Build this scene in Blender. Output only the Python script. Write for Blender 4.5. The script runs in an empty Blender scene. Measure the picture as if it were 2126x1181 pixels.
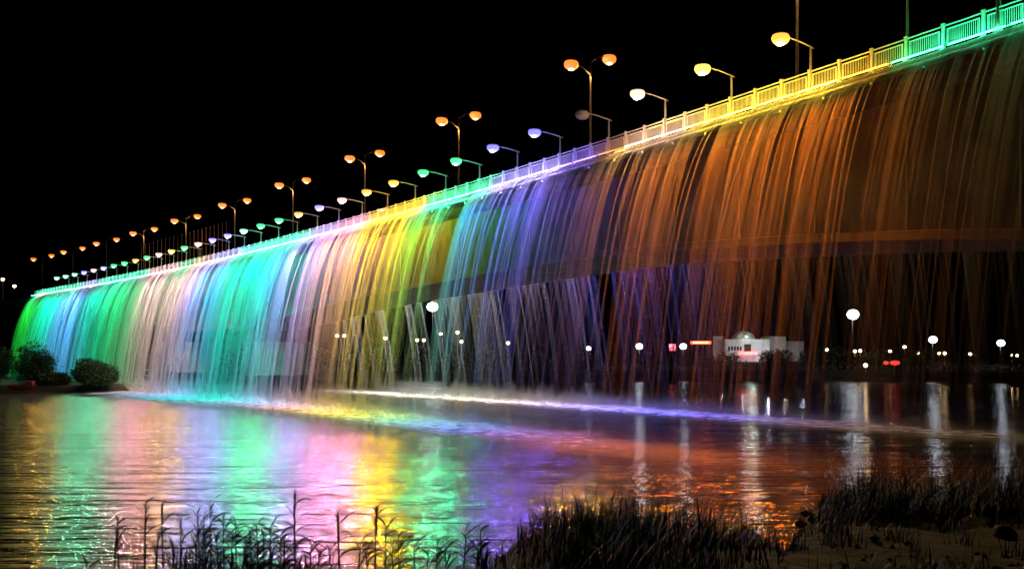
import bpy, math, random
from mathutils import Vector, Matrix, noise
random.seed(7)
sc = bpy.context.scene
COL = sc.collection

# ------------------------------------------------------------------ camera
HC = 5.25                      # eye height above the river (water is z = 0)
F = 1800.0; CX = 1063.0; HORIZ = 742.0     # focal length / centre / horizon, in photo pixels
cam_d = bpy.data.cameras.new('camera'); cam = bpy.data.objects.new('camera', cam_d)
COL.objects.link(cam); sc.camera = cam
cam.location = (0, 0, HC); cam.rotation_euler = (math.pi/2, 0, 0)
cam_d.sensor_width = 36.0; cam_d.lens = 36.0*F/2126.0
cam_d.shift_y = (HORIZ-590.5)/2126.0
cam_d.clip_start = 0.1; cam_d.clip_end = 6000

# ------------------------------------------------------------------ night sky
w = bpy.data.worlds.new('World'); sc.world = w; w.use_nodes = True
nt = w.node_tree
sky = nt.nodes.new('ShaderNodeTexSky'); sky.sky_type = 'NISHITA'; sky.sun_disc = False
sky.sun_elevation = math.radians(-4); sky.sun_rotation = math.radians(140)
nt.links.new(sky.outputs[0], nt.nodes['Background'].inputs[0])
nt.nodes['Background'].inputs[1].default_value = 0.004

vs = sc.view_settings
vs.view_transform = 'Standard'; vs.look = 'None'; vs.exposure = 0.0; vs.gamma = 1.0
sc.render.engine = 'CYCLES'
cy = sc.cycles
cy.max_bounces = 4; cy.diffuse_bounces = 1; cy.glossy_bounces = 2; cy.transmission_bounces = 2
cy.transparent_max_bounces = 96; cy.volume_bounces = 0
cy.sample_clamp_indirect = 4.0; cy.sample_clamp_direct = 0.0
cy.use_denoising = True; cy.use_light_tree = False
cy.caustics_reflective = False; cy.caustics_refractive = False

# ------------------------------------------------------------------ helpers
def tag(o, label=None, cat=None, group=None, kind=None):
    if label: o['label'] = label
    if cat: o['category'] = cat
    if group: o['group'] = group
    if kind: o['kind'] = kind
    return o

def empty(name, loc=(0,0,0), rz=0.0, parent=None):
    o = bpy.data.objects.new(name, None); COL.objects.link(o)
    o.location = loc; o.rotation_euler = (0,0,rz); o.empty_display_size = 0.2
    if parent: o.parent = parent
    return o

class MB:
    """collects shapes, builds ONE mesh"""
    def __init__(s): s.v=[]; s.f=[]; s.a=[]
    def add(s, vs_, fs, a=1.0):
        b=len(s.v); s.v.extend([tuple(q) for q in vs_]); s.f.extend([tuple(b+i for i in f) for f in fs]); s.a.extend([a]*len(vs_))
    def box(s, c, size, rz=0.0, mat=None):
        hx,hy,hz=size[0]/2,size[1]/2,size[2]/2
        pts=[Vector((x,y,z)) for x in(-hx,hx) for y in(-hy,hy) for z in(-hz,hz)]
        R=Matrix.Rotation(rz,3,'Z') if mat is None else mat
        s.add([R@p+Vector(c) for p in pts],[(0,1,3,2),(4,6,7,5),(0,4,5,1),(2,3,7,6),(0,2,6,4),(1,5,7,3)])
    def tube(s, pts, rad, n=6, cap=True, alphas=None):
        pts=[Vector(p) for p in pts]
        if not isinstance(rad,(list,tuple)): rad=[rad]*len(pts)
        b=len(s.v); m=len(pts)
        for i,p in enumerate(pts):
            t=(pts[min(i+1,m-1)]-pts[max(i-1,0)])
            if t.length<1e-6: t=Vector((0,0,1))
            t.normalize()
            u=t.cross(Vector((0.31,0.95,0.02)) if abs(t.z)>0.7 else Vector((0,0,1))); u.normalize(); v=t.cross(u)
            for k in range(n):
                an=2*math.pi*k/n
                s.v.append(tuple(p+u*(math.cos(an)*rad[i])+v*(math.sin(an)*rad[i])))
                s.a.append(1.0 if alphas is None else alphas[i])
        for i in range(m-1):
            for k in range(n):
                k2=(k+1)%n
                s.f.append((b+i*n+k,b+i*n+k2,b+(i+1)*n+k2,b+(i+1)*n+k))
        if cap:
            s.f.append(tuple(b+k for k in range(n))[::-1]); s.f.append(tuple(b+(m-1)*n+k for k in range(n)))
    def ell(s, c, r, nu=12, nv=8, z0=-1.0, z1=1.0, mat=None):
        b=len(s.v); c=Vector(c)
        for j in range(nv+1):
            zz=z0+(z1-z0)*j/nv; rr=math.sqrt(max(0,1-zz*zz))
            rr=max(rr,0.02)
            for i in range(nu):
                an=2*math.pi*i/nu
                p=Vector((math.cos(an)*rr*r[0],math.sin(an)*rr*r[1],zz*r[2]))
                if mat is not None: p=mat@p
                s.v.append(tuple(c+p)); s.a.append(1.0)
        for j in range(nv):
            for i in range(nu):
                i2=(i+1)%nu
                s.f.append((b+j*nu+i,b+j*nu+i2,b+(j+1)*nu+i2,b+(j+1)*nu+i))
        s.f.append(tuple(b+i for i in range(nu))[::-1]); s.f.append(tuple(b+nv*nu+i for i in range(nu)))
    def mesh(s, name, m, smooth=False, attr=False):
        me=bpy.data.meshes.new(name); me.from_pydata(s.v,[],s.f); 
        if m is not None: me.materials.append(m)
        if attr:
            at=me.attributes.new('wat','FLOAT','POINT'); at.data.foreach_set('value',s.a)
        if smooth: me.polygons.foreach_set('use_smooth',[True]*len(me.polygons))
        me.update(); return me
    def build(s, name, m, parent=None, smooth=False, attr=False, loc=None):
        o=bpy.data.objects.new(name,s.mesh(name,m,smooth,attr)); COL.objects.link(o)
        if parent: o.parent=parent
        if loc: o.location=loc
        return o

def inst(name, me, parent=None, loc=(0,0,0), rz=0.0):
    o=bpy.data.objects.new(name,me); COL.objects.link(o); o.location=loc; o.rotation_euler=(0,0,rz)
    if parent: o.parent=parent
    return o

def nth(k):
    one=['zeroth','first','second','third','fourth','fifth','sixth','seventh','eighth','ninth','tenth','eleventh','twelfth','thirteenth','fourteenth','fifteenth','sixteenth','seventeenth','eighteenth','nineteenth']
    if k<20: return one[k]
    t=['twenty','thirty','forty','fifty','sixty','seventy','eighty','ninety'][k//10-2]
    return t[:-1]+'ieth' if k%10==0 else t+'-'+one[k%10]

# ------------------------------------------------------------------ materials
def newmat(name):
    m=bpy.data.materials.new(name); m.use_nodes=True
    return m, m.node_tree, m.node_tree.nodes, m.node_tree.links, m.node_tree.nodes['Principled BSDF']

def noisy(name, c1, c2, scale=2.0, rough=0.8, bump=0.2, detail=6, metal=0.0, streak=1.0):
    m,t,N,L,b=newmat(name)
    tc=N.new('ShaderNodeTexCoord'); mp=N.new('ShaderNodeMapping'); mp.inputs['Scale'].default_value=(1,1,streak)
    L.new(tc.outputs['Object'],mp.inputs[0])
    n=N.new('ShaderNodeTexNoise'); n.inputs['Scale'].default_value=scale; n.inputs['Detail'].default_value=detail
    L.new(mp.outputs[0],n.inputs['Vector'])
    r=N.new('ShaderNodeValToRGB'); r.color_ramp.elements[0].position=.35; r.color_ramp.elements[1].position=.68
    r.color_ramp.elements[0].color=(*c1,1); r.color_ramp.elements[1].color=(*c2,1)
    L.new(n.outputs[0],r.inputs[0]); L.new(r.outputs[0],b.inputs['Base Color'])
    b.inputs['Roughness'].default_value=rough; b.inputs['Metallic'].default_value=metal
    if bump:
        bp=N.new('ShaderNodeBump'); bp.inputs['Strength'].default_value=bump; bp.inputs['Distance'].default_value=0.05
        L.new(n.outputs[0],bp.inputs['Height']); L.new(bp.outputs[0],b.inputs['Normal'])
    return m

def emat(name, col, strength):
    m,t,N,L,b=newmat(name)
    b.inputs['Base Color'].default_value=(.6,.6,.6,1)
    b.inputs['Emission Color'].default_value=(*col,1); b.inputs['Emission Strength'].default_value=strength
    m.cycles.emission_sampling='NONE'
    return m

M={}
M['concrete']=noisy('concrete',(.20,.19,.17),(.34,.32,.30),1.2,.85,.25,8,0,.35)
M['concrete_pale']=noisy('concrete_pale',(.42,.41,.39),(.58,.56,.54),1.6,.85,.2,8,0,.4)
M['railing']=noisy('painted_steel_railing',(.55,.55,.53),(.72,.72,.70),6,.4,.05)
M['galv']=noisy('galvanised_steel',(.36,.36,.37),(.5,.5,.5),8,.45,.05,4,.3)
M['dark_steel']=noisy('weathered_dark_steel',(.05,.05,.05),(.12,.11,.10),7,.6,.2)
M['housing']=noisy('lamp_housing_grey',(.18,.18,.18),(.26,.26,.26),10,.5,.05)
M['asphalt']=noisy('asphalt',(.035,.035,.037),(.065,.065,.065),9,.9,.3)
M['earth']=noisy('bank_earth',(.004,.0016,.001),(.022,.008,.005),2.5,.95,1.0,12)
M['far_earth']=noisy('far_bank_earth',(.02,.02,.014),(.05,.045,.03),.4,.95,.2,8)
M['stone']=noisy('bank_stone',(.06,.035,.025),(.14,.085,.06),5,.85,.4)
M['leaf']=noisy('leaf_dark_green',(.03,.06,.018),(.08,.12,.035),3,.6,0)
M['leaf_reed']=noisy('reed_leaf',(.006,.009,.004),(.018,.021,.008),4,.5,0)
M['bark']=noisy('bark',(.05,.038,.028),(.12,.09,.07),6,.9,.4)
M['white_wall']=noisy('white_render_wall',(.50,.50,.50),(.62,.61,.6),.6,.85,.1)
M['grey_wall']=noisy('grey_render_wall',(.28,.26,.24),(.38,.36,.34),.6,.85,.1)
M['dome']=noisy('dome_metal_pale',(.42,.5,.46),(.55,.62,.58),1.2,.4,.1,4,.2)
M['dark_glass']=noisy('dark_window_glass',(.01,.012,.015),(.025,.03,.03),2,.08,0)
M['boat']=noisy('faded_red_boat_paint',(.25,.03,.025),(.42,.07,.05),4,.6,.1)
for k_ in('earth','far_earth','leaf','leaf_reed','stone','concrete'):
    M[k_].node_tree.nodes['Principled BSDF'].inputs['Specular IOR Level'].default_value=.08

# falling water: thin aerated jets, see-through, scatter light both ways
m,t,N,L,b=newmat('falling_water'); N.remove(b)
out=N['Material Output']
at=N.new('ShaderNodeAttribute'); at.attribute_name='wat'
df=N.new('ShaderNodeBsdfDiffuse'); df.inputs[0].default_value=(.86,.88,.88,1)
tl=N.new('ShaderNodeBsdfTranslucent'); tl.inputs[0].default_value=(.86,.88,.88,1)
mx=N.new('ShaderNodeMixShader'); mx.inputs[0].default_value=.6
L.new(df.outputs[0],mx.inputs[1]); L.new(tl.outputs[0],mx.inputs[2])
tr=N.new('ShaderNodeBsdfTransparent'); mx2=N.new('ShaderNodeMixShader')
L.new(at.outputs['Fac'],mx2.inputs[0]); L.new(tr.outputs[0],mx2.inputs[1]); L.new(mx.outputs[0],mx2.inputs[2])
L.new(mx2.outputs[0],out.inputs[0])
M['fall']=m

M['curtain']=M['fall']

# foam: broken white patches on the water
m,t,N,L,b=newmat('river_foam'); N.remove(b)
out=N['Material Output']
tc=N.new('ShaderNodeTexCoord'); nz=N.new('ShaderNodeTexNoise'); nz.inputs['Scale'].default_value=.9; nz.inputs['Detail'].default_value=8
L.new(tc.outputs['Object'],nz.inputs['Vector'])
at=N.new('ShaderNodeAttribute'); at.attribute_name='wat'
mr=N.new('ShaderNodeMapRange'); mr.inputs[1].default_value=.22; mr.inputs[2].default_value=.72
L.new(nz.outputs[0],mr.inputs[0])
mu=N.new('ShaderNodeMath'); mu.operation='MULTIPLY'; L.new(mr.outputs[0],mu.inputs[0]); L.new(at.outputs['Fac'],mu.inputs[1])
df=N.new('ShaderNodeBsdfDiffuse'); df.inputs[0].default_value=(.8,.8,.8,1)
tr=N.new('ShaderNodeBsdfTransparent'); mx2=N.new('ShaderNodeMixShader')
L.new(mu.outputs[0],mx2.inputs[0]); L.new(tr.outputs[0],mx2.inputs[1]); L.new(df.outputs[0],mx2.inputs[2])
L.new(mx2.outputs[0],out.inputs[0])
M['foam']=m

# river
m,t,N,L,b=newmat('river_water')
b.inputs['Base Color'].default_value=(.06,.054,.036,1); b.inputs['Roughness'].default_value=.13; b.inputs['IOR'].default_value=1.75
b.inputs['Specular IOR Level'].default_value=.5
tc=N.new('ShaderNodeTexCoord')
prev=None
for sc_,dist,st,rot,stretch in ((.30,1.0,.5,.10,(.22,1.6,1)),(1.0,.34,.8,.05,(.26,1.7,1)),(3.0,.12,.32,-.06,(.28,1.6,1))):
    mp=N.new('ShaderNodeMapping'); mp.inputs['Scale'].default_value=stretch; mp.inputs['Rotation'].default_value=(0,0,rot)
    L.new(tc.outputs['Object'],mp.inputs[0])
    nz=N.new('ShaderNodeTexNoise'); nz.inputs['Scale'].default_value=sc_; nz.inputs['Detail'].default_value=3; nz.inputs['Distortion'].default_value=.4
    L.new(mp.outputs[0],nz.inputs['Vector'])
    bp=N.new('ShaderNodeBump'); bp.inputs['Strength'].default_value=st; bp.inputs['Distance'].default_value=dist
    L.new(nz.outputs[0],bp.inputs['Height'])
    if prev: L.new(prev.outputs[0],bp.inputs['Normal'])
    prev=bp
L.new(prev.outputs[0],b.inputs['Normal'])
M['river']=m

# ------------------------------------------------------------------ bridge line (plan curve, gently bending)
def bx(Y): return 18.0-.62*(Y-42)-.001276*(Y-42)**2
Y0,Y1=18.0,262.0
TAB=[]; s=0; px,py=bx(Y0),Y0
for i in range(2441):
    Y=Y0+(Y1-Y0)*i/2440; X=bx(Y)
    s+=math.hypot(X-px,Y-py); px,py=X,Y
    TAB.append((s,X,Y))
SMAX=TAB[-1][0]
def P(s):
    s=max(0,min(SMAX-1e-4,s)); lo,hi=0,len(TAB)-1
    while hi-lo>1:
        mid=(lo+hi)//2
        if TAB[mid][0]<=s: lo=mid
        else: hi=mid
    a,b_=TAB[lo],TAB[hi]; f=(s-a[0])/(b_[0]-a[0])
    return Vector((a[1]+(b_[1]-a[1])*f,a[2]+(b_[2]-a[2])*f,0))
def Tn(s):
    d=P(s+.5)-P(s-.5); return d.normalized()
def Nn(s):
    t=Tn(s); return Vector((-t.y,t.x,0))
def at_(s,d,z):
    p=P(s)+Nn(s)*d; p.z=z; return p
def ang(s):
    t=Tn(s); return math.atan2(t.y,t.x)
def s_of_x(xi, d=0.0):           # arc length where the line at offset d is seen at photo column xi
    lo,hi=0.0,SMAX
    for _ in range(50):
        mid=(lo+hi)/2; p=P(mid)+Nn(mid)*d
        if CX+F*p.x/p.y>xi: lo=mid
        else: hi=mid
    return (lo+hi)/2
def x_of_s(s,d=0.0):
    p=P(s)+Nn(s)*d; return CX+F*p.x/p.y
def interp(tab,x):
    for (a,va),(b_,vb) in zip(tab,tab[1:]):
        if (a-x)*(b_-x)<=0: return va+(vb-va)*(x-a)/(b_-a)
    return tab[0][1] if abs(x-tab[0][0])<abs(x-tab[-1][0]) else tab[-1][1]
ZD=HC+14.0                        # deck level
WID=14.0
S_END=s_of_x(78); S_BEG=s_of_x(2420)

# ------------------------------------------------------------------ colours of the lights along the edge
def seg(tab,x):
    for hi,lo,c,p in tab:
        if lo<=x<hi: return c,p
    return tab[-1][2],tab[-1][3]
STRIP=[(9e9,1895,(.04,1,.38),1.0),(1895,1850,(.10,.9,.06),.7),(1850,1770,(1,.45,.03),.45),(1770,1450,(1,.68,.05),1.0),
 (1450,1300,(1,.55,.34),.7),(1300,1240,(1,.32,.10),.15),(1240,1170,(.32,.18,1),.35),(1170,1020,(.45,.36,1),.9),
 (1020,885,(.10,1,.45),1.0),(885,765,(1,.66,.05),1.1),(765,700,(1,.45,.6),1.0),(700,640,(.55,.42,1),1.0),
 (640,500,(.12,1,.62),1.4),(500,440,(.5,.45,1),1.3),(440,405,(1,.55,.4),1.1),(405,370,(.12,1,.6),1.2),
 (370,310,(1,.45,.62),1.3),(310,205,(.12,1,.6),1.3),(205,170,(.5,.45,1),1.2),(170,-9e9,(.12,1,.6),1.3)]
FALL=[(9e9,2000,(.5,.38,.06),.035),(2000,1850,(.9,.15,.02),.08),(1850,1500,(1,.17,.010),.52),(1500,1330,(1,.20,.014),.48),
 (1330,1240,(1,.30,.08),.13),(1240,1170,(.30,.15,1),.32),(1170,1060,(.14,.11,1),.7),(1060,1005,(.01,.22,1),.6),
 (1005,945,(.01,.75,.20),.55),(945,880,(.16,.85,.01),.8),(880,780,(1,.58,.01),1.0),(780,700,(1,.40,.22),.9),(700,640,(.48,.34,1),.85),
 (640,600,(.08,.38,1),.9),(600,505,(0,1,.56),.75),(505,455,(.01,.5,1),.8),(455,430,(.4,.33,1),.9),
 (430,325,(1,.62,.54),.55),(325,245,(.02,.85,.22),.65),(245,205,(0,.9,.6),.65),(205,150,(.10,.42,1),1.15),
 (150,112,(0,.95,.6),.7),(112,-9e9,(.01,.85,.02),.7)]

def area(name, loc, direc, sx, sy, power, col, parent=None, spread=180):
    d=bpy.data.lights.new(name,'AREA'); d.shape='RECTANGLE'; d.size=sx; d.size_y=sy; d.energy=power; d.color=col
    d.spread=math.radians(spread)
    o=bpy.data.objects.new(name,d); COL.objects.link(o); o.location=loc
    zax=-Vector(direc).normalized()
    return o,zax
def orient(o, zax, xax):
    z=zax.normalized(); x=(xax-z*xax.dot(z)).normalized(); y=z.cross(x)
    o.rotation_euler=Matrix((x,y,z)).transposed().to_euler()
def point(name, loc, power, col, r=.2, parent=None):
    d=bpy.data.lights.new(name,'POINT'); d.energy=power; d.color=col; d.shadow_soft_size=r
    o=bpy.data.objects.new(name,d); COL.objects.link(o); o.location=loc
    if parent: o.parent=parent
    return o

# ------------------------------------------------------------------ terrain and water
ENABLE=set('terrain bridge falls lamps bank far left'.split())

def smooth(a,b,x):
    t=max(0,min(1,(x-a)/(b-a))); return t*t*(3-2*t)

# river sheet
mb=MB(); mb.add([(-900,6,0),(900,6,0),(900,420,0),(-900,420,0)],[(0,1,2,3)])
river=mb.build('river',M['river']); tag(river,'dark rippled river carrying coloured reflections of the lit bridge','river',kind='structure')
# river bed / ground sheet to the horizon
mb=MB(); mb.add([(-4000,-200,-1.5),(4000,-200,-1.5),(4000,4500,-1.5),(-4000,4500,-1.5)],[(0,1,2,3)])
tag(mb.build('ground',M['far_earth']),kind='structure')

def grid(name, xs, ys, fz, mat, lab=None):
    mb=MB(); nx=len(xs)
    mb.v=[(x,y,fz(x,y)) for y in ys for x in xs]; mb.a=[1]*len(mb.v)
    mb.f=[(j*nx+i,j*nx+i+1,(j+1)*nx+i+1,(j+1)*nx+i) for j in range(len(ys)-1) for i in range(nx-1)]
    o=mb.build(name,mat,smooth=True); tag(o,lab,kind='structure'); return o

# near bank the photographer stands on
def bank_z(x,y):
    th=x/max(y,2.0)
    k=smooth(-.08,.05,th)
    mslope=.132*(1-k)+.072*k
    k2=smooth(.31,.37,th); notch=math.exp(-((th-.315)/.022)**2)
    yend=12.0+2.0*k+4.0*k2-3.0*notch*(1-k2)
    z0=HC-1.7
    z=z0-mslope*max(y,0)
    if y>yend: z-= (y-yend)*.75
    z+=.16*noise.noise((x*.5,y*.5,1.7))+.10*noise.noise((x*1.7,y*1.7,4.1))+.07*noise.noise((x*4.1,y*4.1,9.1))
    return max(z,-1.2)
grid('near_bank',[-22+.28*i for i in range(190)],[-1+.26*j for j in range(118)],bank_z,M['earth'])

# far bank: low dark shore
def far_shore(x):
    return 196+10*noise.noise((x*.012,3.3,0))+4*noise.noise((x*.05,1.1,0))-18*smooth(40,140,x)
def far_z(x,y):
    d=y-far_shore(x)
    return -1.2+max(0,min(1,(d+3)/9.0))*3.4+ (0.5*noise.noise((x*.05,y*.05,2))+1.5*smooth(20,120,d))*smooth(0,10,d)
grid('far_bank',[-420+6*i for i in range(160)],[165+2.2*i for i in range(25)]+[222+8*i for i in range(12)]+[330+60*i for i in range(12)],far_z,M['far_earth'])

# left spit of land with bushes
def spit_z(x,y):
    e=-57+5*noise.noise((y*.08,7.7,0))
    edge=min((e-x)/4.0,(y-(127+3*noise.noise((x*.1,2.2,0))))/4.0)
    return -1.0+max(0,min(1,edge+.3))*2.1+.25*noise.noise((x*.2,y*.2,5))*smooth(0,1,edge)
grid('left_bank',[-150+1.6*i for i in range(64)],[120+1.5*i for i in range(66)],spit_z,M['far_earth'])

# ------------------------------------------------------------------ bridge
bridge=empty('bridge',at_(s_of_x(1063),-7,0)); BO=bridge.location.copy()
tag(bridge,'long concrete road bridge with haunched girder, railings and coloured edge lights over the river','bridge')
def loc_(v): return Vector(v)-BO

ZB=[(3200,3.0),(2500,4.2),(2126,5.3),(1700,6.4),(1460,7.0),(1200,7.6),(1060,7.5),(940,7.3),(740,6.7),(640,5.9),(560,4.9),(480,4.2),(400,4.2),(330,5.6),(250,6.8),(150,6.2),(0,4.5),(-300,4.0)]
def sweep(name, prof, ss, mat, closed=True, parent=bridge):
    mb=MB(); n=None
    for s_ in ss:
        pr=prof(s_); n=len(pr)
        for d,z in pr: mb.v.append(tuple(loc_(at_(s_,d,z)))); mb.a.append(1)
    for i in range(len(ss)-1):
        for k in range(n if closed else n-1):
            k2=(k+1)%n
            mb.f.append((i*n+k,(i+1)*n+k,(i+1)*n+k2,i*n+k2))
    if closed:
        mb.f.append(tuple(range(n))); mb.f.append(tuple((len(ss)-1)*n+k for k in range(n))[::-1])
    return mb.build(name,mat,parent)
SS=[SMAX*i/110 for i in range(111)]
sweep('deck_slab',lambda s_:[(0,ZD),(0,ZD-.55),(-2.5,ZD-.95),(-WID+2.5,ZD-.95),(-WID,ZD-.55),(-WID,ZD)],SS,M['concrete'])
sweep('road_surface',lambda s_:[(-2.2,ZD+.004),(-2.2,ZD+.06),(-WID+2.2,ZD+.06),(-WID+2.2,ZD+.004)],SS,M['asphalt'])
sweep('median_kerb',lambda s_:[(-6.6,ZD+.064),(-6.6,ZD+.24),(-7.4,ZD+.24),(-7.4,ZD+.064)],SS,M['concrete_pale'])
def girder(s_):
    zb=HC+interp(ZB,x_of_s(s_,-2.6))
    return [(-2.6,ZD-.953),(-2.75,zb+.5),(-2.45,zb+.45),(-2.45,zb),(-WID+2.45,zb),(-WID+2.45,zb+.45),(-WID+2.75,zb+.5),(-WID+2.6,ZD-.953)]
sweep('box_girder',girder,SS,M['concrete'])
# vertical joint ribs on the girder face (segment joints)
s_=6.0
while s_<s_of_x(640):
    zb=HC+interp(ZB,x_of_s(s_,-2.6)); zt=ZD-1.0
    mb=MB(); mb.box((0,0,0),(.09,.06,zt-zb-.55)); o=mb.build('segment_joint',M['concrete_pale'],bridge)
    o.location=loc_(at_(s_,-2.66,(zt+zb+.5)/2)); o.rotation_euler=(0,0,ang(s_)); s_+=5.6
# trough lip the water spills from
sweep('water_trough',lambda s_:[(.003,ZD-.06),(.26,ZD-.10),(.26,ZD-.34),(.003,ZD-.42)],[S_BEG+(S_END-S_BEG)*i/120 for i in range(121)],M['concrete_pale'])

# railing: posts and baluster panels
PITCH=5.6/3
LS0=s_of_x(1675)                       # a lamp post stands here
def make_panel(nb):
    mb=MB(); Lp=PITCH-.34
    mb.box((0,0,.20),(Lp,.05,.05)); mb.box((0,0,.93),(Lp,.05,.05))
    for e in(-1,1): mb.box((e*(Lp/2-.02),0,.565),(.045,.045,.68))
    for k in range(nb):
        mb.box((-Lp/2+Lp*(k+1)/(nb+1),0,.565),(.022,.022,.68))
    return mb.mesh('railing_panel',M['railing'])
panel_me=make_panel(15); panel_far=make_panel(7)
mb=MB(); mb.box((0,0,.585),(.13,.13,1.17)); mb.box((0,0,1.20),(.17,.17,.06)); mb.box((0,0,.05),(.22,.22,.1)); post_me=mb.mesh('railing_post',M['railing'])
kmin=-int((LS0-3)/PITCH); kmax=int((S_END+4-LS0)/PITCH)
for k in range(kmin,kmax):
    s_=LS0+k*PITCH
    if x_of_s(s_)>2500: continue
    inst('railing_post',post_me,bridge,loc_(at_(s_,-.22,ZD)),ang(s_))
    sm=s_+PITCH/2
    inst('railing_panel',panel_me if x_of_s(s_)>500 else panel_far,bridge,loc_(at_(sm,-.22,ZD)),ang(sm))
sr=[S_BEG+(S_END+6-S_BEG)*i/140 for i in range(141)]
mb=MB(); mb.tube([loc_(at_(q,-.22,ZD+1.12)) for q in sr],.038,6); mb.build('handrail',M['railing'],bridge,True)
mb=MB(); mb.tube([loc_(at_(q,-WID+.22,ZD+1.1)) for q in sr],.04,5); mb.build('handrail',M['railing'],bridge,True)
for k in range(kmin,kmax,2):
    s_=LS0+k*PITCH
    if x_of_s(s_)>2500 : continue
    inst('railing_post',post_me,bridge,loc_(at_(s_,-WID+.22,ZD)),ang(s_))
mb=MB(); mb.tube([loc_(at_(q,-WID+.22,ZD+.55)) for q in sr],.03,5); mb.build('lower_rail',M['railing'],bridge,True)

# edge light strips with their lamps
strip_m={}
def stripmat(c,p,k=1.0):
    key=(c,p,k)
    if key not in strip_m: strip_m[key]=emat('edge_light_%d'%len(strip_m),c,STRIP_E*p*k)
    return strip_m[key]
STRIP_E=14.0; P_FALL=950.0; P_RAIL=60.0; P_GLOW=800.0; P_GIRD=130.0; P_CREST=230.0; P_FAR=420.0
s_=S_BEG
while s_<S_END-1:                     # visible strips and floodlight housings
    x=x_of_s(s_); step=2.8 if x>560 else 4.6
    sm=s_+step/2; c,p=seg(STRIP,x_of_s(sm))
    mb=MB(); mb.box((0,0,0),(step-.25,.05,.05)); o=mb.build('light_strip',stripmat(c,p),bridge)
    o.location=loc_(at_(sm,.31,ZD+.02)); o.rotation_euler=(0,0,ang(sm))
    fl=MB(); fl.box((0,0,0),(.5,.22,.12)); fo=fl.build('floodlight',M['housing'],bridge); fo.location=loc_(at_(sm,.10,ZD-.62)); fo.rotation_euler=(0,0,ang(sm))
    s_+=step
def runs(tab,off,lo_s,hi_s,maxlen):   # stretches of one colour, cut to at most maxlen metres
    for hi,lo,c,p in tab:
        sa=max(lo_s,s_of_x(min(hi,5000),off) if hi<5000 else lo_s); sb=min(hi_s,s_of_x(lo,off) if lo>-5000 else hi_s)
        if sb-sa<.3: continue
        n=max(1,math.ceil((sb-sa)/maxlen)); l=(sb-sa)/n
        for i in range(n): yield sa+l*(i+.5),l,c,p
def crest_k(x): return interp([(3000,.05),(1900,.06),(1800,.16),(1700,.34),(1400,.34),(1250,.26),(1150,.6),(1000,1.0),(600,.6),(80,.5)],x)
for sm,l,c,p in runs(STRIP,0,S_BEG,S_END,11):
    t_=Tn(sm); n_=Nn(sm)
    # wash on railing and crest (facing up and inward)
    o,z=area('rail_wash',at_(sm,.40,ZD+.06),Vector((-n_.x,-n_.y,1.1)),l-.1,.06,P_RAIL*p*l/2.8,c); orient(o,z,t_)
    # wide light just under the crest: makes the first metres of the water glow
    o,z=area('crest_light',at_(sm,.12,ZD-.52),Vector((n_.x,n_.y,-.25)),l-.1,.08,P_CREST*p*crest_k(x_of_s(sm))*l/2.8,c); orient(o,z,t_)
# added lights standing in for strip glare, coloured and aimed to tint the river
GLOW=[(9e9,1895,(.04,1,.3),.10),(1895,1790,(1,.5,.02),.12),(1790,1400,(1,.54,.02),.28),(1400,1200,(1,.5,.03),1.1),(1200,1010,(.30,.12,1),.5),(1010,890,(.05,1,.35),.7),
 (890,785,(1,.52,0),1.5),(785,665,(1,.26,.55),1.4),(665,590,(.5,.33,1),1.2),(590,490,(.12,1,.3),1.0),(490,400,(.42,.34,1),1.3),(400,330,(1,.5,.12),1.2),
 (330,250,(1,.3,.45),1.4),(250,150,(.2,1,.45),1.1),(150,-9e9,(1,.5,.08),1.1)]
for sm,l,c,p in runs(GLOW,0,S_BEG,S_END,12):
    t_=Tn(sm); n_=Nn(sm)
    o,z=area('strip_glow',at_(sm,.36,ZD+.02),Vector((n_.x*.25,n_.y*.25-.75,-.10)),l-.1,.06,P_GLOW*p*l/2.8,c,spread=84); orient(o,z,t_)
for sm,l,c,p in runs(FALL,0,S_BEG,S_END,11):
    t_=Tn(sm); n_=Nn(sm)
    gk=interp([(3000,.01),(1950,.03),(1800,.03),(1500,.04),(1250,.03),(1150,.22),(1000,.35),(900,.6),(800,.8),(600,.8),(80,.5)],x_of_s(sm))
    o,z=area('girder_wash',at_(sm,-.35,ZD-.80),Vector((-n_.x,-n_.y,-1.3)),l-.1,.10,P_GIRD*gk*p*l/2.8,c); orient(o,z,t_)
    # floodlights under the lip, aimed down the inside of the falling water
    o,z=area('fall_light',at_(sm,.16,ZD-.72),Vector((n_.x*.42,n_.y*.42,-1)),l-.1,.16,P_FALL*p*l/2.8,c,spread=95); orient(o,z,t_)
# far side of the bridge: same lights, fewer
FAR=[(9e9,1700,(.9,.6,.3),.15),(1700,1450,(.9,.45,.2),.25),(1450,1330,(.4,.3,.9),.4),(1330,1130,(.12,.14,1),2.8),(1130,1040,(.85,.6,.9),2.0),(1040,930,(1,.68,.5),2.0),(930,820,(.8,.95,.65),2.2),(820,-9e9,(.95,.85,.82),2.2)]
s_=s_of_x(2300,-WID)
while s_<S_END-3:
    sm=s_+2.8
    fl=MB(); fl.box((0,0,0),(.5,.22,.12)); fo=fl.build('floodlight',M['housing'],bridge); fo.location=loc_(at_(sm,-WID-.10,ZD-.62)); fo.rotation_euler=(0,0,ang(sm))
    s_+=5.6
for sm,l,c,p in runs(FAR,-WID,s_of_x(2300,-WID),s_of_x(600,-WID),14):
    t_=Tn(sm); n_=-Nn(sm)
    o,z=area('fall_light',at_(sm,-WID-.16,ZD-.72),Vector((n_.x*.42,n_.y*.42,-1)),l-.1,.16,P_FAR*p*l/2.8,c,spread=110); orient(o,z,t_)

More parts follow.
